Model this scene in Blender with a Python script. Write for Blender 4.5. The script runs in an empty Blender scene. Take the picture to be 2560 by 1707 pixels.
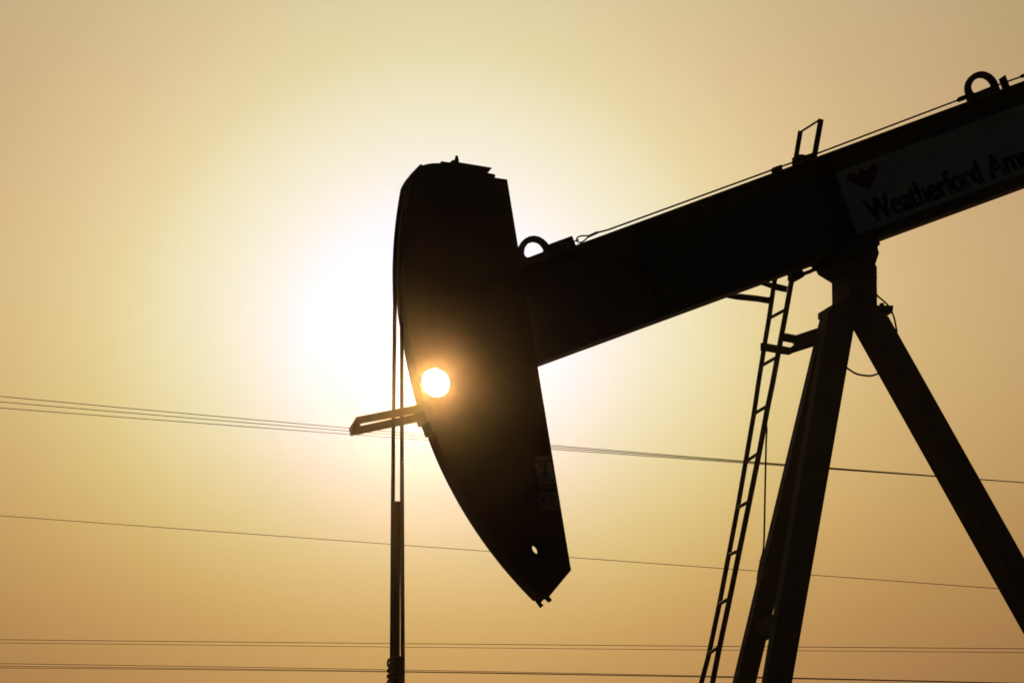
import bpy, bmesh, math, random
from math import radians as R, sin, cos, tan, pi, sqrt
from mathutils import Vector, Matrix
from mathutils.geometry import tessellate_polygon
random.seed(4)
HAZE_D, HAZE_G = 0.0003, 0.986
scene = bpy.context.scene
C = scene.collection

# ------------------------------------------------------------------ camera (photo pixels of the 2560 x 1707 original -> rays)
F = 8000.0
PITCH, YAW = R(15.0), R(18.55)
CAMP = Vector((0, 0, 1.6))
fw = Vector((sin(YAW)*cos(PITCH), cos(YAW)*cos(PITCH), sin(PITCH)))
rt = Vector((cos(YAW), -sin(YAW), 0))
up = rt.cross(fw)
Y0 = 26.0                                   # the pumping unit's centre plane
def ray(u, v):
    return (fw + rt*((u-1280)/F) + up*((853.5-v)/F)).normalized()
def P(u, v, y=0.0):
    d = ray(u, v)
    return CAMP + d*((Y0+y)/d.y)
cam = bpy.data.cameras.new('camera'); co = bpy.data.objects.new('camera', cam); C.objects.link(co)
cam.sensor_width = 36; cam.lens = F/2560*36; cam.clip_start = 0.1; cam.clip_end = 20000
co.matrix_world = Matrix(((rt.x, up.x, -fw.x, CAMP.x), (rt.y, up.y, -fw.y, CAMP.y), (rt.z, up.z, -fw.z, CAMP.z), (0,0,0,1)))
scene.camera = co
SUN = ray(1090, 956)
SUN_EL = math.asin(SUN.z); SUN_AZ = math.atan2(SUN.x, SUN.y)

# ------------------------------------------------------------------ materials
def paint(name, col, rough=0.55, var=0.35, scale=3.0, bump=0.15, metal=0.0, spec=0.3):
    m = bpy.data.materials.new(name); m.use_nodes = True
    nt = m.node_tree; N = nt.nodes; L = nt.links
    b = N['Principled BSDF']
    tc = N.new('ShaderNodeTexCoord')
    n1 = N.new('ShaderNodeTexNoise'); n1.inputs['Scale'].default_value = scale; n1.inputs['Detail'].default_value = 8; n1.inputs['Roughness'].default_value = 0.65
    L.new(tc.outputs['Object'], n1.inputs['Vector'])
    rp = N.new('ShaderNodeValToRGB')
    rp.color_ramp.elements[0].position = 0.3; rp.color_ramp.elements[1].position = 0.72
    rp.color_ramp.elements[0].color = (col[0]*(1-var), col[1]*(1-var), col[2]*(1-var), 1)
    rp.color_ramp.elements[1].color = (min(1,col[0]*(1+var)), min(1,col[1]*(1+var)), min(1,col[2]*(1+var)), 1)
    L.new(n1.outputs['Fac'], rp.inputs['Fac']); L.new(rp.outputs['Color'], b.inputs['Base Color'])
    n2 = N.new('ShaderNodeTexNoise'); n2.inputs['Scale'].default_value = scale*14; n2.inputs['Detail'].default_value = 5
    L.new(tc.outputs['Object'], n2.inputs['Vector'])
    bp = N.new('ShaderNodeBump'); bp.inputs['Strength'].default_value = bump; bp.inputs['Distance'].default_value = 0.01
    L.new(n2.outputs['Fac'], bp.inputs['Height']); L.new(bp.outputs['Normal'], b.inputs['Normal'])
    b.inputs['Roughness'].default_value = rough; b.inputs['Metallic'].default_value = metal
    b.inputs['Specular IOR Level'].default_value = spec
    return m
M_BEAM = paint('beam_paint', (0.07, 0.066, 0.052), var=0.15)
M_HEAD = paint('head_paint', (0.050, 0.044, 0.034), var=0.15, scale=1.6, spec=0.15)
M_POST = paint('post_paint', (0.075, 0.078, 0.072), var=0.15, scale=2.2)
M_LADDER = paint('ladder_paint', (0.07, 0.055, 0.035), scale=6)
M_ROD = paint('rod_steel', (0.03, 0.026, 0.02), rough=0.6, spec=0.2)
M_IRON = paint('dark_iron', (0.05, 0.042, 0.032), rough=0.6, scale=8, bump=0.3)
M_ROPE = paint('steel_rope', (0.05, 0.042, 0.032), rough=0.6, spec=0.2, scale=30)
M_WIRE = paint('power_wire', (0.10, 0.065, 0.04), rough=0.6, scale=1)
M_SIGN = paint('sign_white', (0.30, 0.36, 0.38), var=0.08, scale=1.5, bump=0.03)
M_INK = paint('sign_black', (0.02, 0.02, 0.02), var=0.1)
M_RED = paint('sign_red', (0.085, 0.012, 0.012), var=0.1)
M_DECAL = paint('decal_grey', (0.15, 0.14, 0.13), var=0.15)
M_DECAL2 = paint('decal_oval', (0.11, 0.11, 0.10), var=0.15)
M_GROUND = paint('desert_soil', (0.22, 0.16, 0.10), rough=0.95, scale=0.15, bump=0.5, spec=0.1)

# ------------------------------------------------------------------ helpers
def tag(o, label=None, cat=None, group=None, kind=None):
    if label: o['label'] = label
    if cat: o['category'] = cat
    if group: o['group'] = group
    if kind: o['kind'] = kind
    return o
def empty(name, loc):
    o = bpy.data.objects.new(name, None); C.objects.link(o); o.location = loc; o.empty_display_size = 0.2
    return o
class MB:
    def __init__(s): s.v = []; s.f = []; s.smooth = []
    def add(s, vs, fs, smooth=False):
        k = len(s.v); s.v += [Vector(v) for v in vs]
        for f in fs: s.f.append([i+k for i in f]); s.smooth.append(smooth)
    def prism(s, pts, y1, y2, holes=()):
        """pts: list of world (x, z); extruded from Y0+y1 to Y0+y2; holes cut through"""
        loops = [list(pts)] + [list(h) for h in holes]
        flat = [p for l in loops for p in l]
        tris = tessellate_polygon([[Vector((p[0], p[1], 0)) for p in l] for l in loops])
        n = len(flat)
        vs = [(p[0], Y0+y1, p[1]) for p in flat] + [(p[0], Y0+y2, p[1]) for p in flat]
        fs = [list(t) for t in tris] + [[i+n for i in reversed(t)] for t in tris]
        k = 0
        for l in loops:
            m = len(l)
            for i in range(m):
                a, b = k+i, k+(i+1) % m
                fs.append([a, b, b+n, a+n])
            k += m
        s.add(vs, fs)
    def hexa(s, a, b):
        """two matching loops of 3-D points joined into a solid"""
        n = len(a)
        fs = [list(range(n)), [n+i for i in reversed(range(n))]] + [[i, n+i, n+(i+1) % n, (i+1) % n] for i in range(n)]
        s.add(list(a)+list(b), fs)
    def tube(s, pts, r, seg=10, lobes=0, pitch=0.2, amp=0.12, closed=False, step=None):
        pts = [Vector(p) for p in pts]
        if step: pts = resample(pts, step)
        n = len(pts); rings = []; dist = 0; nrm = None
        for i, p in enumerate(pts):
            t = (pts[min(i+1, n-1)] - pts[max(i-1, 0)])
            if closed: t = pts[(i+1) % n] - pts[i-1]
            t.normalize()
            if nrm is None:
                nrm = t.cross(Vector((0.3, 1, 0.2))).normalized()
            nrm = (nrm - t*nrm.dot(t)).normalized(); bn = t.cross(nrm)
            if i: dist += (p-pts[i-1]).length
            ring = []
            for k in range(seg):
                a = 2*pi*k/seg
                rr = r if not lobes else r*(1-amp+amp*abs(cos(lobes*0.5*(a - 2*pi*dist/pitch)))*1.0)
                ring.append(p + nrm*cos(a)*rr + bn*sin(a)*rr)
            rings.append(ring)
        vs = [v for g in rings for v in g]; fs = []
        m = n if closed else n-1
        for i in range(m):
            j = (i+1) % n
            for k in range(seg):
                fs.append([i*seg+k, i*seg+(k+1) % seg, j*seg+(k+1) % seg, j*seg+k])
        if not closed:
            fs.append(list(reversed(range(seg)))); fs.append([(n-1)*seg+k for k in range(seg)])
        s.add(vs, fs, True)
    def cyl(s, p, axis, r, h, seg=20):
        axis = Vector(axis).normalized(); p = Vector(p)
        s.tube([p, p+axis*h], r, seg)
        for k in range(len(s.smooth)-seg-2, len(s.smooth)): s.smooth[k] = False
    def build(s, name, mat, parent=None, bevel=0.0, origin=None):
        me = bpy.data.meshes.new(name)
        o = bpy.data.objects.new(name, me); C.objects.link(o)
        if parent is not None:
            par = parent; base = WORLD[par.name]
        else:
            lo = Vector((min(v.x for v in s.v), min(v.y for v in s.v), min(v.z for v in s.v)))
            hi = Vector((max(v.x for v in s.v), max(v.y for v in s.v), max(v.z for v in s.v)))
            base = origin if origin is not None else Vector(((lo.x+hi.x)/2, (lo.y+hi.y)/2, lo.z))
            o.location = base
        WORLD[o.name] = base
        me.from_pydata([tuple(v-base) for v in s.v], [], s.f)
        for p, sm in zip(me.polygons, s.smooth): p.use_smooth = sm
        me.materials.append(mat)
        bm = bmesh.new(); bm.from_mesh(me)
        bmesh.ops.recalc_face_normals(bm, faces=bm.faces)
        bm.to_mesh(me); bm.free(); me.update()
        if parent is not None: o.parent = parent
        if bevel:
            md = o.modifiers.new('bevel', 'BEVEL'); md.width = bevel; md.segments = 2; md.limit_method = 'ANGLE'; md.angle_limit = R(40)
        return o
WORLD = {}
def resample(pts, step):
    out = [pts[0].copy()]
    for a, b in zip(pts, pts[1:]):
        k = max(1, int((b-a).length/step))
        for i in range(1, k+1): out.append(a.lerp(b, i/k))
    return out
def smooth(pts, n=6):
    """Catmull-Rom through the points"""
    pts = [Vector(p) for p in pts]; q = [pts[0]*2-pts[1]] + pts + [pts[-1]*2-pts[-2]]; out = []
    for i in range(1, len(q)-2):
        for k in range(n):
            t = k/n; a, b, c, d = q[i-1], q[i], q[i+1], q[i+2]
            out.append(0.5*((2*b)+(c-a)*t+(2*a-5*b+4*c-d)*t*t+(3*b-a-3*c+d)*t*t*t))
    out.append(pts[-1]); return out
def XZ(u, v, y=0.0):
    p = P(u, v, y); return (p.x, p.z)
def px(l, y=0.0): return [XZ(u, v, y) for u, v in l]
def Z(l, ox, oy, s): return [(ox+x/s, oy+y/s) for x, y in l]
def zP(l): return Z(l, 1800, 560, 3.92)
def circle(u, v, y, r, n=48):
    p = P(u, v, y); return [(p.x+r*cos(2*pi*i/n), p.z+r*sin(2*pi*i/n)) for i in range(n)]
def line(p, q, u):                          # v on the line p-q at u
    return p[1] + (q[1]-p[1])*(u-p[0])/(q[0]-p[0])

# ------------------------------------------------------------------ ground
g = MB(); NG = 60
gx = [-6000, -2000, -700, -250] + [-90+i*6 for i in range(33)] + [250, 700, 2000, 6000]
gy = [-600, -200, -60] + [-20+i*6 for i in range(30)] + [260, 500, 1200, 3000, 9000]
vs = []; fs = []
for j, y in enumerate(gy):
    for i, x in enumerate(gx):
        inn = abs(x) < 100 and -30 < y < 170
        vs.append((x, y, (random.uniform(-0.06, 0.06) if inn and (abs(x-10) > 12 or abs(y-26) > 6) else 0.0)))
for j in range(len(gy)-1):
    for i in range(len(gx)-1):
        a = j*len(gx)+i; fs.append([a, a+1, a+1+len(gx), a+len(gx)])
g.add(vs, fs, True)
tag(g.build('ground', M_GROUND, origin=Vector((0, 0, 0))), 'flat dry sandy ground under the pumping unit', 'ground', kind='structure')

# ------------------------------------------------------------------ pumping unit
base = P(2100, 900); base.z = 0
unit = empty('pumpjack', base); WORLD[unit.name] = base
tag(unit, 'dark steel oil pumpjack silhouetted against the sun with tilted beam and horse head', 'pumpjack')

# --- walking beam
BT = ((1447.6, 609.5), (2560, 202.2)); BB = ((1344, 917.6), (2560, 472.0))
HW = 0.15
U0, U1 = 1292, 3500
topL, topR = P(U0, line(*BT, U0), -HW), P(U1, line(*BT, U1), -HW)
botL, botR = P(U0+30, line(*BB, U0+30), HW), P(U1, line(*BB, U1), HW)
bd = (topR-topL); bd.y = 0; bd.normalize(); bn = Vector((-bd.z, 0, bd.x))      # along / up across the beam
def offs(p, d): return (p.x+bn.x*d, p.z+bn.z*d)
b = MB(); FT = 0.03
b.prism([offs(topL, 0), offs(topR, 0), offs(topR, -FT), offs(topL, -FT)], -HW, HW)
b.prism([offs(botL, 0), offs(botR, 0), offs(botR, FT), offs(botL, FT)], -HW, HW)
b.prism([offs(topL, -FT+.001), offs(topR, -FT+.001), offs(botR, FT-.001), offs(botL, FT-.001)], -0.012, 0.012)
beam = b.build('walking_beam', M_BEAM, unit, bevel=0.004)
# web stiffeners either side of the bearing, inside the flanges
for u in (1560, 2040):
    a0 = P(u, line(*BT, u), 0); w = 0.012
    t = (a0.x, a0.z)
    H = 0.83
    b = MB()
    pts = [(t[0]+bn.x*-0.04-bd.x*w, t[1]+bn.z*-0.04-bd.z*w), (t[0]+bn.x*-0.04+bd.x*w, t[1]+bn.z*-0.04+bd.z*w),
           (t[0]+bn.x*-H+bd.x*w, t[1]+bn.z*-H+bd.z*w), (t[0]+bn.x*-H-bd.x*w, t[1]+bn.z*-H-bd.z*w)]
    b.prism(pts, -0.11, -0.013)
    b.build('stiffener_plate', M_BEAM, beam)

# lifting lugs on the top flange
lug1o = [(1290,640),(1293,624),(1296.8,617),(1303.5,605),(1310.6,597.8),(1320.8,592.3),(1334,590.3),(1346.3,592.7),(1357.6,599.3),(1366.7,608),(1371.8,615),(1375.6,624.5),(1380,636),(1386,655),(1300,690)]
lug1i = [(1309,630.4),(1311.6,620.2),(1317.8,611),(1326,606.4),(1335,605),(1345.3,608),(1353.5,615),(1358.6,623.3),(1358,628.4),(1354.5,631.4),(1337,638),(1320.8,644.2),(1313.7,643.2),(1309.6,637.6)]
lug2o = [(2418,250),(2414.8,236.9),(2412.1,227.3),(2412.1,215.1),(2415.2,204.4),(2422.8,192.9),(2433.6,184.5),(2445,180.3),(2453.5,179.5),(2464.9,181.4),(2476.4,187.2),(2485.6,196),(2490.9,204.4),(2494,211.3),(2497,221.2),(2500,226),(2500,240),(2420,265)]
lug2i = [(2427.4,223.5),(2427,216.6),(2429.7,209),(2435.1,202.1),(2442.7,196.7),(2451.9,194.8),(2461.1,196.7),(2468.8,201.7),(2474.9,209),(2477,213.6),(2475.6,217.4),(2456,225.3),(2436.6,233.1),(2431.3,231.9)]
def closed_smooth(l, n=3):
    pts = [Vector((x, y, 0)) for x, y in l]; m = len(pts); out = []
    for i in range(m):
        a, b_, c, d = pts[i-1], pts[i], pts[(i+1) % m], pts[(i+2) % m]
        for k in range(n):
            t = k/n
            q = 0.5*((2*b_)+(c-a)*t+(2*a-5*b_+4*c-d)*t*t+(3*b_-a-3*c+d)*t*t*t)
            out.append((q.x, q.y))
    return out
for o_, i_ in ((lug1o, lug1i), (lug2o, lug2i)):
    b = MB(); b.prism(px(o_), -0.018, 0.018, [px(closed_smooth(i_, 3))])
    b.build('lifting_lug', M_IRON, beam, bevel=0.003)
b = MB(); b.prism(px([(1373.4,610),(1430.5,589),(1440.2,613),(1446,640),(1392,660),(1382,633.5)], -0.06), -0.06, 0.06)
b.build('anchor_block', M_IRON, beam, bevel=0.004)
b = MB(); b.prism(px([(2498.6,197.5),(2511.2,188.7),(2521.5,214.7),(2526,232),(2512,236),(2506.6,220.4)]), -0.02, 0.02)
b.build('cable_post', M_IRON, beam, bevel=0.003)
b = MB(); b.prism(px([(1929,421.5),(1951,413.5),(1954,425),(1958,440),(1938,446),(1932,430)]), -0.03, 0.03)
b.build('cable_clamp', M_IRON, beam, bevel=0.003)

# --- lifeline along the beam top
sc_ = MB()
sc_.tube([P(1492,582), P(1520,574.8), P(1900,436.3), P(1952,417.2), P(1979.6,407.2), P(2045.4,383.3), P(2394.3,251.1), P(2416,243), P(2495.3,212.6), P(2552,192.6), P(2700,139), P(3300,-80)], 0.0085, 8)
line_o = sc_.build('safety_line', M_ROPE, unit)
b = MB(); b.tube([P(1469.5,591.8), P(1474,589.8), P(1491,582.4), P(1494,581)], 0.0125, 10); b.build('crimp_sleeve', M_IRON, line_o)
b = MB(); b.prism(px([(2393,247.2),(2396,244),(2413.7,237.3),(2424,238),(2420,246.8),(2396.4,256),(2394.5,253)]), -0.014, 0.014); b.build('crimp_sleeve', M_IRON, line_o, bevel=0.003)
b = MB(); b.tube([P(2553,192.2), P(2556,190.8), P(2566,187.2), P(2569,186.4)], 0.0175, 10); b.build('crimp_sleeve', M_IRON, line_o)
b = MB(); b.tube(smooth([P(1473,590), P(1463,589.4), P(1453.5,589.9), P(1445.3,592.7), P(1441.4,597.8), P(1442.2,602.5), P(1447.3,606), P(1453.5,605.8), P(1461.6,600.8), P(1471,591.6)]), 0.0072, 8)
b.build('thimble_loop', M_ROPE, line_o)
b = MB(); b.tube(smooth([P(1433,603.5), P(1439,602.5), P(1444.5,600.5), P(1446,598.2)]), 0.0062, 8); b.build('hook', M_IRON, line_o)

# --- horse head
FARC = (2140, 690, 1145.0)
def arc(v0, v1, n, r=FARC[2]):
    out = []
    for i in range(n+1):
        v = v0+(v1-v0)*i/n
        out.append((FARC[0]-sqrt(r*r-(v-FARC[1])**2), v))
    return out
HY = 0.11
left = [(1034,428.5),(1029,432.5),(1024,438.5),(1019,447),(1014.5,457)] + arc(470, 790, 20, 1150) + arc(870, 1010, 10, 1145) + [(1041.3,1012),(1049,1054),(1063,1093),(1070,1093)] + arc(1100, 1502, 26)
right = [(1362,1489),(1372.7,1491),(1427.8,1424.5),(1344.3,917.6),(1295.5,617.7),(1268,448.8),(1233,443.7),(1237.6,436),(1220,432.7),(1104,408.5),(1094,407.9),(1082,408.2),(1073,409.3),(1064,411.3),(1058,413.4)]
outline = px(left, HY) + px(right, -HY)
h1 = circle(1090, 956, -HY, 0.125); h1f = circle(1087.5, 957.5, HY, 0.148); h2 = circle(1336.6, 1373.8, 0, 0.060, 32)
b = MB()
b.prism(outline, -HY, -HY+0.016, [h1, h2]); b.prism(outline, HY-0.016, HY, [h1f, h2])
cen = Vector((sum(p[0] for p in outline)/len(outline), sum(p[1] for p in outline)/len(outline)))
n = len(outline)
for i in range(n):                          # rim plate joining the two cheeks
    p, q = Vector(outline[i]), Vector(outline[(i+1) % n])
    e = (q-p)
    if e.length < 1e-5: continue
    nn = Vector((e.y, -e.x)).normalized()
    a = (p+q)/2
    if nn.dot(cen-a) < 0: nn = -nn
    p0, q0, p1, q1 = p+nn*.0005, q+nn*.0005, p+nn*0.014, q+nn*0.014
    lo, hi = Y0-HY+0.0155, Y0+HY-0.0155
    b.hexa([(p0.x,lo,p0.y),(q0.x,lo,q0.y),(q1.x,lo,q1.y),(p1.x,lo,p1.y)], [(p0.x,hi,p0.y),(q0.x,hi,q0.y),(q1.x,hi,q1.y),(p1.x,hi,p1.y)])
head = b.build('horse_head', M_HEAD, unit)
tag(head, 'curved horse head with two round holes through it')
for pg in ([(1330,1490),(1350.6,1519),(1358.9,1513),(1352,1505.5),(1361,1496),(1352,1480)], [(1356,1486),(1361,1496),(1372,1505.8),(1380,1499.6),(1372.7,1491),(1362,1478)]):
    b = MB(); b.prism(px(pg, HY-0.03), HY-0.037, HY-0.023); b.build('bottom_tab', M_HEAD, head)
b = MB(); b.prism(px([(1103.6,403),(1125,406.2),(1145,405.2),(1230.4,419.4),(1221,431),(1104,412)], -0.05), -0.05, 0.05)
b.build('latch_plate', M_IRON, head, bevel=0.002)
b = MB(); q = P(1141, 407)
b.tube([P(1141.3,409), P(1141.5,400)], 0.021, 10); b.tube([P(1141.5,401), P(1141.6,396)], 0.018, 10); b.tube([P(1141.6,397), P(1141.8,390.4)], 0.0135, 10)
b.prism(px([(1124,407),(1129,401.8),(1137,402.8),(1137,408)]), -0.02, 0.02)
b.build('grease_fitting', M_IRON, head)
# warning labels on the near cheek
zl = lambda l: Z(l, 1300, 1110, 8.25)
YL = -HY-0.0015
for pts in ([(300,385),(640,372),(728,800),(395,835)], [(385,992),(762,962),(826,1370),(425,1372)]):
    b = MB(); b.prism(px(zl(pts), YL), YL-0.001, YL); b.build('decal_panel', M_DECAL, head)
for cx, cy in ((460,290),(555,890)):
    el = lambda a, c: [(cx+a*cos(t*2*pi/36), cy+c*sin(t*2*pi/36)-0.04*a*cos(t*2*pi/36)) for t in range(36)]
    b = MB(); b.prism(px(zl(el(188,70)), YL-0.0005), YL-0.0025, YL-0.0015)
    bo = b.build('decal_border', M_INK, head)
    b = MB(); b.prism(px(zl(el(168,52)), YL-0.003), YL-0.004, YL-0.003); b.build('decal_oval', M_DECAL2, head)
marks = [[(380,410),(500,440),(505,385),(562,392),(545,540),(570,640),(560,690),(525,640),(520,770),(480,745),(490,640),(440,640),(495,560),(505,475),(390,455)],
         [(640,730),(700,725),(705,775),(650,780)],
         [(500,1040),(560,1020),(605,1050),(585,1090),(545,1065)], [(455,1130),(510,1120),(530,1180),(480,1205),(450,1180)],
         [(605,1160),(640,1090),(690,1085),(670,1120),(640,1170),(615,1180)], [(680,1200),(720,1235),(705,1330),(690,1330),(700,1260),(675,1240)]]
for mk in marks:
    b = MB(); b.prism(px(zl(mk), YL-0.002), YL-0.003, YL-0.0015); b.build('decal_print', M_INK, head)

# guard bracket that keeps the bridle on the head
b = MB(); YA = 0.13
b.prism(px([(891,1041.8),(1060,1008.2),(1068,1026.5),(903.8,1056.5)], -YA), -YA, -YA+0.05)
b.prism(px([(894,1067.9),(1060,1031.8),(1068,1050.5),(876.2,1090.3),(871.9,1071.2)], YA), YA-0.05, YA)
A = [P(891,1041.8,-YA), P(903.8,1056.5,-YA), P(893,1062,-YA), P(884,1054,-YA)]
Bq = [P(871.9,1071.2,YA), P(894,1067.9,YA), P(892,1086.5,YA), P(876.2,1090.3,YA)]
b.hexa(A, Bq)
b.prism([XZ(1040,1010,0), XZ(1075,1003,0), XZ(1085,1055,0), XZ(1056,1060,0)], -YA, YA)
gb = b.build('guard_bracket', M_IRON, head, bevel=0.003)

# --- sign on the beam web
YS = -0.03
sg = [(2086.7,432.3),(2143,587),(3100,236.5),(3044,81.5)]
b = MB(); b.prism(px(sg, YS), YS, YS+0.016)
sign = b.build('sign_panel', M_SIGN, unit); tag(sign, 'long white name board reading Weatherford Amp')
b = MB(); b.prism(px([(2115.8,447.3),(2123.5,430.5),(2143,438.2),(2150,421.4),(2169.8,426.3),(2178.9,410.2),(2196,416.7),(2188.7,443),(2175.4,473.3),(2170.5,474.7),(2143,462.7)], YS-0.002), YS-0.004, YS-0.002)
b.build('emblem', M_RED, sign)
def text_verts(s, width, height, bold=0.014):
    cu = bpy.data.curves.new('lettering_tmp', 'FONT'); cu.body = s; cu.offset = bold; cu.size = 1; cu.space_character = 1.0; cu.resolution_u = 4
    o = bpy.data.objects.new('lettering_tmp', cu); C.objects.link(o)
    dg = bpy.context.evaluated_depsgraph_get(); ev = o.evaluated_get(dg); me = ev.to_mesh()
    vs = [v.co.copy() for v in me.vertices]; fs = [list(p.vertices) for p in me.polygons]
    ev.to_mesh_clear(); bpy.data.objects.remove(o); bpy.data.curves.remove(cu)
    x0 = min(v.x for v in vs); x1 = max(v.x for v in vs)
    cap = 0.73+2*bold
    return [((v.x-x0)/(x1-x0)*width, v.y/cap*height) for v in vs], fs
b = MB()
for s, pu, pv, pu2, pv2 in (("Weatherford", 2177.5, 558.5, 2463, 453.6), ("Amp", 2476.5, 449.2, 2588, 408.2)):
    a = P(pu, pv, YS); e = P(pu2, pv2, YS); d = (e-a); W = d.length; d.normalize(); nrm = Vector((-d.z, 0, d.x))
    vv, ff = text_verts(s, W, 0.243)
    for q, sh in enumerate((-0.009, -0.0045, 0.0, 0.0045, 0.009)):     # heavy upright strokes of a bold condensed face
        b.add([a + d*(x*0.982+0.0095+sh) + nrm*y + Vector((0, -0.003-0.0004*q, 0)) for x, y in vv], ff)
b.build('lettering', M_INK, sign)

# --- centre bearing (saddle) between beam and post
bw = 0.20
pl = zP([(880,380),(895,425),(910,468),(925,468),(942,463),(960,500),(1095,582),(1098,790)])
pr = zP([(1541,700),(1538,560),(1541,520),(1537,490),(1540,470),(1537,412),(1527,405),(1525,390),(1560,285),(1548,240),(1548,218),(1570,200),(1565,172),(1550,140)])
b = MB(); b.prism(px(pl, bw) + px(zP([(1098,806)]), bw) + px(zP([(1541,806)]), -bw) + px(pr, -bw), -bw, bw)
brg = b.build('center_bearing', M_IRON, unit, bevel=0.004)
q = P(*zP([(1385,490)])[0], -bw)
b = MB(); b.cyl(q, (0,-1,0), 0.085, 0.03, 32); b.build('shaft_cap', M_IRON, brg, bevel=0.004)
for a in range(6):
    b = MB(); b.cyl(q+Vector((0.062*cos(a*pi/3), -0.0301, 0.062*sin(a*pi/3))), (0,-1,0), 0.011, 0.012, 6); b.build('bolt', M_IRON, brg)

# --- samson post: cap plate, two splayed front legs and a rear leg
b = MB()
b.prism(px(zP([(1098,790),(1700,797),(1698,835),(1686,872),(1640,872),(1098,852)]), -0.16), -0.16, 0.16)
b.tube([P(*zP([(1588,800)])[0]), P(*zP([(1582,776)])[0])], 0.022, 10)
post = b.build('post_cap', M_POST, unit, bevel=0.005)
b = MB(); b.tube(smooth([P(*p, -0.1) for p in zP([(1530,690),(1560,718),(1610,760),(1650,800)])]), 0.0085, 8); b.build('grease_hose', M_IRON, unit); b = MB()
b.tube(smooth([P(*p, -0.125) for p in zP([(1655,800),(1680,850),(1700,900),(1716,960),(1727,1020),(1735,1060)])]), 0.0085, 8); b.build('grease_hose', M_IRON, unit); b = MB()
b.tube(smooth([P(*p, -0.02) for p in zP([(1235,1400),(1265,1425),(1345,1470),(1455,1487),(1510,1480),(1560,1460)])]), 0.0092, 8)
b.build('grease_hose', M_IRON, unit)

def leg(tl, tr, bl, br, yt, yb, dep, name, mat):
    """tl/tr/bl/br: pixels of the left/right edges at two levels; yt/yb the near face's y there; then extended to the ground"""
    LT, RT = P(*tl, yt+dep), P(*tr, yt); LB, RB = P(*bl, yb+dep), P(*br, yb)
    def ext(a, c):
        k = (0.25-a.z)/(c.z-a.z); return a+(c-a)*k
    LG, RG = ext(LT, LB), ext(RT, RB)
    def corner(l, r):
        lf = Vector((l.x, r.y, l.z)); lb = l; rb = Vector((r.x, l.y, r.z)); return [lf, lb, rb, r]
    yl = lambda l, y: Vector((l.x, y, l.z))
    top = [yl(LT, Y0+yt), LT, yl(RT, Y0+yt+dep), RT]
    bot = [yl(LG, LG.y-dep), LG, yl(RG, RG.y+dep), RG]
    b = MB(); b.hexa(top, bot)
    return b.build(name, mat, unit, bevel=0.006)
# far then near front leg
leg((2050.4,790), (2110.5,790), (1829.7,1707), (1890.4,1707), 0.03, 0.24, 0.12, 'front_leg', M_POST)
leg((2060.5,778), (2143.2,778), (1902.6,1707), (1980.5,1707), -0.12, -0.34, 0.12, 'front_leg', M_POST)
# rear leg
leg((2113.1,790), (2221.2,790), (2560,1587), (2560+(1587-1391.5)*.5615,1587), -0.16, -0.16, 0.33, 'rear_leg', M_POST)
b = MB(); b.prism(px([(1905,1546),(1935,1548),(1945,1548),(1936,1592),(1926,1593),(1910,1590)], 0.0), -0.28, 0.30); b.build('cross_brace', M_POST, unit, bevel=0.004)
# skid the legs stand on
b = MB()
for yy in (-1.05, 0.95):
    b.prism([(base.x-3.2, 0.0), (base.x+6.5, 0.0), (base.x+6.5, 0.26), (base.x-3.2, 0.26)], yy-0.12, yy+0.12)
for xx in (-3.0, -1.6, 0.5, 3.0, 5.2, 6.2):
    b.prism([(base.x+xx-0.12, 0.02), (base.x+xx+0.12, 0.02), (base.x+xx+0.12, 0.24), (base.x+xx-0.12, 0.24)], -0.929, 0.829)
b.build('skid_base', M_POST, unit)

# --- ladder
YN, YF = 0.27, 0.57
railL = [(1933.9,718),(1922.4,797),(1912.4,856),(1896,958),(1884.5,1036),(1864.5,1152),(1844,1270.6),(1820.5,1394),(1799,1507),(1771,1640),(1753,1707)]
railR = [(1984,672),(1976,718),(1964.5,782),(1949.7,861),(1931.6,958),(1919.5,1016),(1897.5,1134),(1873.3,1255),(1848.6,1376),(1824,1497),(1798,1620.5),(1781,1707)]
def bar(b, pts, w, y, d, ext=True):
    """flat rail following pixels in one plane, w wide in the picture plane, d deep"""
    P3 = [P(u, v, y) for u, v in pts]
    if ext:
        a, c = P3[-3], P3[-1]; P3.append(c + (c-a)*((c.z-0.05)/(a.z-c.z)))
    L_, R_ = [], []
    for i, p in enumerate(P3):
        t = P3[min(i+1, len(P3)-1)]-P3[max(i-1, 0)]; t.normalize(); s_ = Vector((-t.z, 0, t.x))
        L_.append((p.x+s_.x*w/2, p.z+s_.z*w/2)); R_.append((p.x-s_.x*w/2, p.z-s_.z*w/2))
    b.prism(L_+R_[::-1], y-d/2, y+d/2)
b = MB(); bar(b, [(1941,676)]+railL, 0.043, YF, 0.02)
bar(b, railR, 0.048, YN, 0.02)
# the top section standing above the beam
bar(b, [(2001,328.5),(1991,388),(1984,430)], 0.044, YF, 0.02, False)
bar(b, [(2052.5,298.5),(2036,391),(2027,440)], 0.051, YN, 0.02, False)
bar(b, [(1984,430),(1941,676)], 0.044, YF, 0.018, False)
bar(b, [(2027,440),(1984,672)], 0.048, YN, 0.018, False)
ladder = b.build('ladder', M_LADDER, unit, bevel=0.003)
rungs = [((2002,330),(2046,302)),
 ((1928.8,792.7),(1957.7,777.3)),((1911,910),(1935.2,896.7)),((1890.4,1031),(1913.6,1017.3)),((1868.8,1150.6),(1891.5,1135.7)),
 ((1849,1266.4),(1867,1256)),((1826,1385),(1844,1377)),((1803,1507),(1819.4,1497)),((1774.6,1631),(1792.6,1619.5))]
def on(rail, v):
    for (u0, v0), (u1, v1) in zip(rail, rail[1:]):
        if v0 <= v <= v1 or v0 >= v >= v1: return u0+(u1-u0)*(v-v0)/(v1-v0)
    return rail[-1][0]
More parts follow.
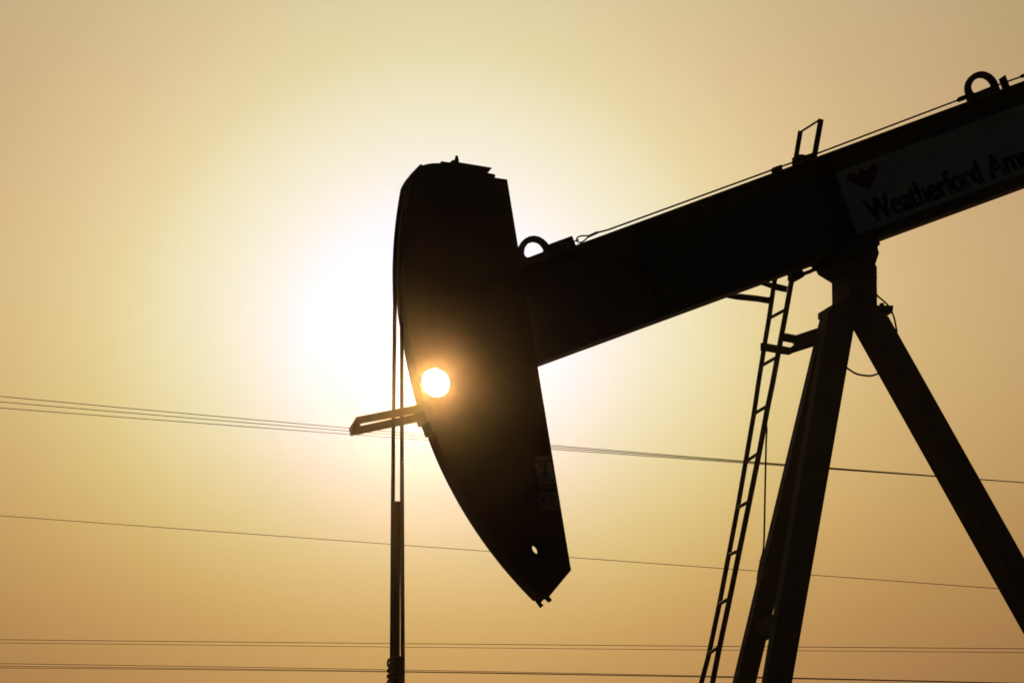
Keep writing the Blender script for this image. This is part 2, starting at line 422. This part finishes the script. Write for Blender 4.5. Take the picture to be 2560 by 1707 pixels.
for k, ((ua, va), (ub, vb)) in enumerate(rungs):
    m = (vb-va)/(ub-ua)
    if k: ua2, ub2 = on(railL, va+3), on(railR, vb-3)
    else: ua2, ub2 = ua-2, ub+4
    va2 = va+m*(ua2-ua); vb2 = vb+m*(ub2-ub)
    b = MB(); b.tube([P(ua2, va2, YF), P(ub2, vb2, YN)], 0.0155 if k else 0.010, 10)
    b.build('rung', M_LADDER, ladder)
b = MB(); b.prism(px(zP([(640,1070),(742,1090),(1010,1000),(1010,1100),(740,1190),(715,1165),(620,1148),(600,1100)]), YN), YN-0.01, YN+0.01)
b.build('ladder_bracket', M_LADDER, ladder, bevel=0.002)
b = MB(); b.prism(px(zP([(400,1165),(465,1172),(550,1188),(620,1198),(685,1210),(715,1192),(735,1150),(1040,1060),(1040,1150),(905,1203),(710,1265),(680,1282),(600,1272),(540,1262),(455,1246),(398,1240)]), YF), YF-0.01, YF+0.01)
b.build('ladder_bracket', M_LADDER, ladder, bevel=0.002)
b = MB(); b.prism(px(zP([(60,700),(190,685),(370,705),(470,720),(495,712),(495,780),(475,778),(370,760),(170,740),(70,722)]), YF), YF-0.012, YF+0.012)
b.prism(px(zP([(400,560),(560,588),(660,612),(650,668),(552,648),(500,628),(422,600),(380,592)]), YF-0.03), YF-0.04, YF-0.02)
b.build('ladder_stay', M_LADDER, ladder, bevel=0.002)
b = MB(); b.prism(px(zP([(690,470),(796,455),(806,476),(895,443),(915,440),(930,460),(913,467),(815,500),(820,518),(755,553),(742,540),(690,540)]), 0.2), 0.17, 0.27)
b.build('ladder_clamp', M_LADDER, ladder, bevel=0.003)
b = MB(); b.prism(px([(1985,392),(1997.3,389.5),(2010,391.5),(2028,385),(2030,398),(2014,403),(2012,400),(2005,402),(2008,406),(1985,412)], YN+0.1), YN+0.05, YN+0.15)
b.build('ladder_clamp', M_LADDER, ladder, bevel=0.002)
b = MB(); b.tube(smooth([P(u, v, 0.36) for u, v in [(1911,1034),(1912.5,1048),(1917,1070),(1915.5,1100),(1914.4,1147),(1912,1260),(1910.3,1342.6),(1908,1376),(1903,1396),(1896,1430),(1893,1450)]]), 0.0085, 8)
b.tube([P(1897,1402,0.36), P(1905,1403,0.36)], 0.004, 6)
b.build('conduit', M_IRON, unit)

# ------------------------------------------------------------------ bridle, rod and chain (hang from the head)
YC = 0.085; CR = 0.0188
far_arc = [(1040,432),(1030,441),(1022,449.5),(1015,459)] + arc(475, 690, 14, 1154.0)
arcXZ = px(far_arc, YC)
GRP = 'steel bridle cables hanging from the horse head'
def cable(y, low, label):
    pts = [Vector((x, Y0+y, z)) for x, z in arcXZ]
    b = MB(); b.tube(smooth(pts, 4)+[P(u, v, y) for u, v in low], CR, 18, lobes=6, pitch=0.22, amp=0.13, step=0.012)
    o = b.build('bridle_cable', M_ROPE); tag(o, label, 'cable', GRP); return o
cable(YC, [(987.3,760),(984,1015),(982.3,1250),(979.8,1643),(979,1760)], 'left twisted steel bridle cable, hanging outermost from the curved horse head')
cable(-YC, [(1004.4,812),(1004.6,900),(1005,1250),(1006.8,1643),(1007,1760)], 'right twisted steel bridle cable, nearest the curved face of the horse head')
b = MB()
pr_ = [P(992.6,1254), P(992.2,1260), P(990.8,1650), P(990.4,1760)]
b.tube(pr_, 0.0305, 20)
b.tube([pr_[-1], Vector((pr_[-1].x, Y0, 0.0))], 0.018, 16)
tag(b.build('polished_rod', M_ROD), 'thick dark polished rod standing between the two bridle cables', 'rod')
b = MB()
cc = P(992.5, 1650)
def wrap(z, a, c, r, tilt=0.0, n=24):
    return [Vector((cc.x-0.002+(a)*cos(t*2*pi/n), Y0+c*sin(t*2*pi/n), z+tilt*sin(t*2*pi/n))) for t in range(n)]
b2 = MB()
zz = P(992,1648).z; k = 0
chain = MB()
while zz > P(992,1790).z:
    chain.tube(wrap(zz, 0.047, 0.115, 0.014, random.uniform(-0.006,0.006)), 0.0165, 8, closed=True)
    zz -= 0.0425+random.uniform(-.004,.004); k += 1
for i, (u, v, w, h) in enumerate([(973.5,1657,4.0,10.5),(972.5,1676,3.2,3.5),(972.5,1690,3.4,4.5),(972.5,1709,4.2,9),(972.5,1733,4.0,9)]):
    cpt = P(u, v, 0.1); s_ = 28.0/8000
    chain.tube([cpt+Vector((cos(t*2*pi/16)*w*s_, 0.004*sin(t), sin(t*2*pi/16)*h*s_)) for t in range(16)], 0.0095, 8, closed=True)
tag(chain.build('chain', M_IRON), 'chain wound tightly around the cables and rod at the bottom edge', 'chain')

# ------------------------------------------------------------------ power lines in the distance
WG = 'power line wires crossing behind the pumpjack'
def wire(pts, yl, yr, r, label):
    """pts: pixels along the wire; the wire runs from depth yl at the left to yr at the right and on past the frame"""
    # least-squares parabola through the readings = the wire's sag
    import numpy as np
    xs = np.array([p[0] for p in pts])/1000.0; ys = np.array([p[1] for p in pts])
    c = np.polyfit(xs, ys, 2 if len(pts) > 2 else 1)
    out = []
    for i in range(-6, 33):
        u = i*100.0
        out.append(P(u, float(np.polyval(c, u/1000.0)), yl+(yr-yl)*u/2560))
    b = MB(); b.tube(out, r, 6)
    tag(b.build('power_wire', M_WIRE), label, 'wire', WG)
wire([(0,990.7),(300,1018.2),(1376,1112.7),(1430,1117),(1700,1139.3),(1957,1160.5),(2337,1189),(2560,1205.6)], 75, 50, 0.0112, 'upper wire of the three that cross behind the guard bracket and merge at right')
wire([(0,1004.4),(300,1029.5),(1376,1117.5),(1430,1121.8),(1700,1142.5),(1957,1161),(2337,1189.3),(2560,1206.2)], 76, 51, 0.0112, 'middle wire of the three that cross behind the guard bracket and merge at right')
wire([(0,1019.3),(300,1042.3),(1377,1123),(1430,1126.5),(1700,1146),(1957,1162.5),(2337,1190),(2560,1207)], 77, 52, 0.0112, 'lower wire of the three that cross behind the guard bracket and merge at right')
wire([(0,1288.7),(978,1359.5),(1229,1378.4),(1424,1392),(1700,1413),(1890,1426.5),(2026,1436.7),(2495,1470.5),(2560,1475)], 80, 58, 0.0097, 'single wire crossing alone behind the lower tip of the horse head')
wire([(0,1598),(300,1601),(940,1607.2),(1060,1608),(1700,1614),(1993,1616),(2260,1618.2),(2560,1620.6)], 95, 62, 0.0100, 'upper wire of the level pair below the horse head tip')
wire([(0,1606),(300,1609.2),(940,1616),(1060,1617),(2260,1627.8),(2560,1630)], 96, 74, 0.0090, 'lower, thinner wire of the level pair below the horse head tip')
wire([(0,1658),(300,1662),(940,1672.3),(1060,1674),(1700,1688),(2260,1700.5),(2560,1706.3)], 88, 60, 0.0094, 'uppermost of the three lowest wires near the bottom edge')
wire([(0,1664.3),(300,1667.4),(940,1676.5),(1060,1678),(1700,1689.2),(2260,1701.2),(2560,1707.2)], 89, 61, 0.0094, 'middle of the three lowest wires near the bottom edge')
wire([(0,1668.6),(300,1670.8),(940,1678.3),(1060,1679.6),(1700,1690.3),(2260,1702),(2560,1708)], 90, 62, 0.0094, 'bottommost of the three lowest wires near the bottom edge')

# ------------------------------------------------------------------ dusty air round the site
hz = bpy.data.materials.new('dusty_air'); hz.use_nodes = True; hn = hz.node_tree
for n_ in list(hn.nodes): hn.nodes.remove(n_)
ho = hn.nodes.new('ShaderNodeOutputMaterial'); hv = hn.nodes.new('ShaderNodeVolumeScatter')
hv.inputs['Color'].default_value = (1.0, 0.62, 0.28, 1); hv.inputs['Density'].default_value = HAZE_D; hv.inputs['Anisotropy'].default_value = HAZE_G
hn.links.new(hv.outputs[0], ho.inputs['Volume'])
if HAZE_D > 0:
    b = MB(); b.hexa([(-60,-20,0.3),(90,-20,0.3),(90,-20,40),(-60,-20,40)], [(-60,60,0.3),(90,60,0.3),(90,60,40),(-60,60,40)])
    tag(b.build('haze', hz, origin=Vector((0,0,0))), 'thin dusty haze in the air around the pumping unit', 'haze', kind='structure')

# ------------------------------------------------------------------ light
sl = bpy.data.lights.new('sun', 'SUN'); sl.energy = 0.42; sl.angle = R(0.53); sl.color = (1.0, 0.80, 0.52)
so = bpy.data.objects.new('sun', sl); C.objects.link(so)
so.rotation_euler = (-SUN).to_track_quat('-Z', 'Y').to_euler()

world = bpy.data.worlds.new('World'); scene.world = world; world.use_nodes = True
nt = world.node_tree; N = nt.nodes; L = nt.links
for n_ in list(N): N.remove(n_)
out = N.new('ShaderNodeOutputWorld')
sky = N.new('ShaderNodeTexSky'); sky.sky_type = 'NISHITA'; sky.sun_disc = False
sky.sun_elevation = SUN_EL; sky.sun_rotation = SUN_AZ; sky.dust_density = 6; sky.air_density = 1.5; sky.altitude = 0
bg1 = N.new('ShaderNodeBackground'); bg1.inputs['Strength'].default_value = 0.004; L.new(sky.outputs['Color'], bg1.inputs['Color'])
tc = N.new('ShaderNodeTexCoord')
def vm(op, a, b_=None):
    n_ = N.new('ShaderNodeVectorMath'); n_.operation = op
    (L.new(a, n_.inputs[0]) if hasattr(a, 'is_output') else setattr(n_.inputs[0], 'default_value', a))
    if b_ is not None: (L.new(b_, n_.inputs[1]) if hasattr(b_, 'is_output') else setattr(n_.inputs[1], 'default_value', b_))
    return n_
def mt(op, a, b_=None, clamp=False):
    n_ = N.new('ShaderNodeMath'); n_.operation = op; n_.use_clamp = clamp
    (L.new(a, n_.inputs[0]) if hasattr(a, 'is_output') else setattr(n_.inputs[0], 'default_value', a))
    if b_ is not None: (L.new(b_, n_.inputs[1]) if hasattr(b_, 'is_output') else setattr(n_.inputs[1], 'default_value', b_))
    return n_.outputs[0]
nv = vm('NORMALIZE', tc.outputs['Generated']).outputs['Vector']
DEG = 180/pi
dist = vm('DISTANCE', nv, tuple(SUN)).outputs['Value']
ang = mt('MULTIPLY', mt('ARCSINE', mt('MULTIPLY', dist, 0.5)), 2*DEG)          # degrees from the sun
sep = N.new('ShaderNodeSeparateXYZ'); L.new(nv, sep.inputs[0])
el = mt('MULTIPLY', mt('ARCSINE', sep.outputs['Z']), DEG)
de = mt('MINIMUM', mt('MAXIMUM', mt('SUBTRACT', el, SUN_EL*DEG), -6.5), 7.5)   # degrees above the sun
sunright = Vector((cos(SUN_AZ), -sin(SUN_AZ), 0))
dr = mt('MULTIPLY', vm('DOT_PRODUCT', nv, tuple(sunright)).outputs['Value'], DEG)
# haze glow: brightness per channel against the angle from the sun, times a smooth change with height above the horizon
def lin(c): c /= 255; return c/12.92 if c <= .04045 else ((c+.055)/1.055)**2.4
KN = [0, .8, 1.6, 2.4, 3.2, 4, 5, 6, 7.5, 9, 11, 13, 20, 40, 75, 120, 180]
TAIL = [(.13,.075,.02), (.03,.02,.008), (.005,.0045,.004), (.0026,.0029,.0031), (.0026,.0029,.0031)]
RC = [[0.66, 0.65, 0.64, 0.62, 0.56, 0.532, 0.5022, 0.4634, 0.4255, 0.3726, 0.3342, 0.266], [0.65, 0.65, 0.645, 0.625, 0.59, 0.545, 0.4855, 0.3986, 0.307, 0.2509, 0.2077, 0.1823], [0.82, 0.81, 0.8, 0.75, 0.56, 0.41, 0.2866, 0.1815, 0.1303, 0.0992, 0.083, 0.0553]]
PC = [[0.07931, -0.0132, 0.00107, 0.05872], [0.10963, -0.02594, 1e-05, 0.24038], [0.21813, -0.04412, 5e-05, 0.38327]]
cr = N.new('ShaderNodeValToRGB'); cr.color_ramp.interpolation = 'LINEAR'
fac = mt('SQRT', mt('DIVIDE', ang, 180.0))      # sqrt gives the small angles room
els = cr.color_ramp.elements; els[0].position = 0; els[1].position = 1
for i, a in enumerate(KN):
    c = tuple(RC[k][i] for k in range(3)) if i < 12 else TAIL[i-12]
    e = els[0] if i == 0 else els[-1] if i == len(KN)-1 else els.new(sqrt(a/180))
    e.color = (*c, 1)
L.new(fac, cr.inputs['Fac'])
tn = N.new('ShaderNodeCombineXYZ')
d2 = mt('MULTIPLY', de, de); d3 = mt('MULTIPLY', mt('MULTIPLY', d2, de), 0.01); drc = mt('MINIMUM', mt('MAXIMUM', dr, -12.0), 12.0)
for k in range(3):
    s_ = mt('ADD', mt('ADD', mt('MULTIPLY', de, PC[k][0]), mt('MULTIPLY', d2, PC[k][1])), mt('ADD', mt('MULTIPLY', drc, PC[k][2]), mt('MULTIPLY', d3, PC[k][3])))
    L.new(mt('EXPONENT', s_), tn.inputs[k])
col = vm('MULTIPLY', cr.outputs['Color'], tn.outputs[0]).outputs['Vector']
bg2 = N.new('ShaderNodeBackground'); bg2.inputs['Strength'].default_value = 1.0; L.new(col, bg2.inputs['Color'])
# the sun's own disc and the tight aureole round it
disc = mt('MULTIPLY', mt('LESS_THAN', ang, 0.266), 30.0)
aur = mt('MULTIPLY', mt('EXPONENT', mt('MULTIPLY', ang, -3.0)), 2.0)
dc = N.new('ShaderNodeBackground'); dc.inputs['Color'].default_value = (1.0, 0.88, 0.66, 1); L.new(mt('ADD', disc, aur), dc.inputs['Strength'])
ad = N.new('ShaderNodeAddShader'); ad2 = N.new('ShaderNodeAddShader')
L.new(bg1.outputs[0], ad.inputs[0]); L.new(bg2.outputs[0], ad.inputs[1]); L.new(ad.outputs[0], ad2.inputs[0]); L.new(dc.outputs[0], ad2.inputs[1])
L.new(ad2.outputs[0], out.inputs['Surface'])

scene.view_settings.view_transform = 'Standard'; scene.view_settings.look = 'None'; scene.view_settings.exposure = 0; scene.view_settings.gamma = 1
scene.cycles.use_denoising = True
scene.cycles.max_bounces = 6
scene.cycles.pixel_filter_type = 'BLACKMAN_HARRIS'; scene.cycles.filter_width = 1.7
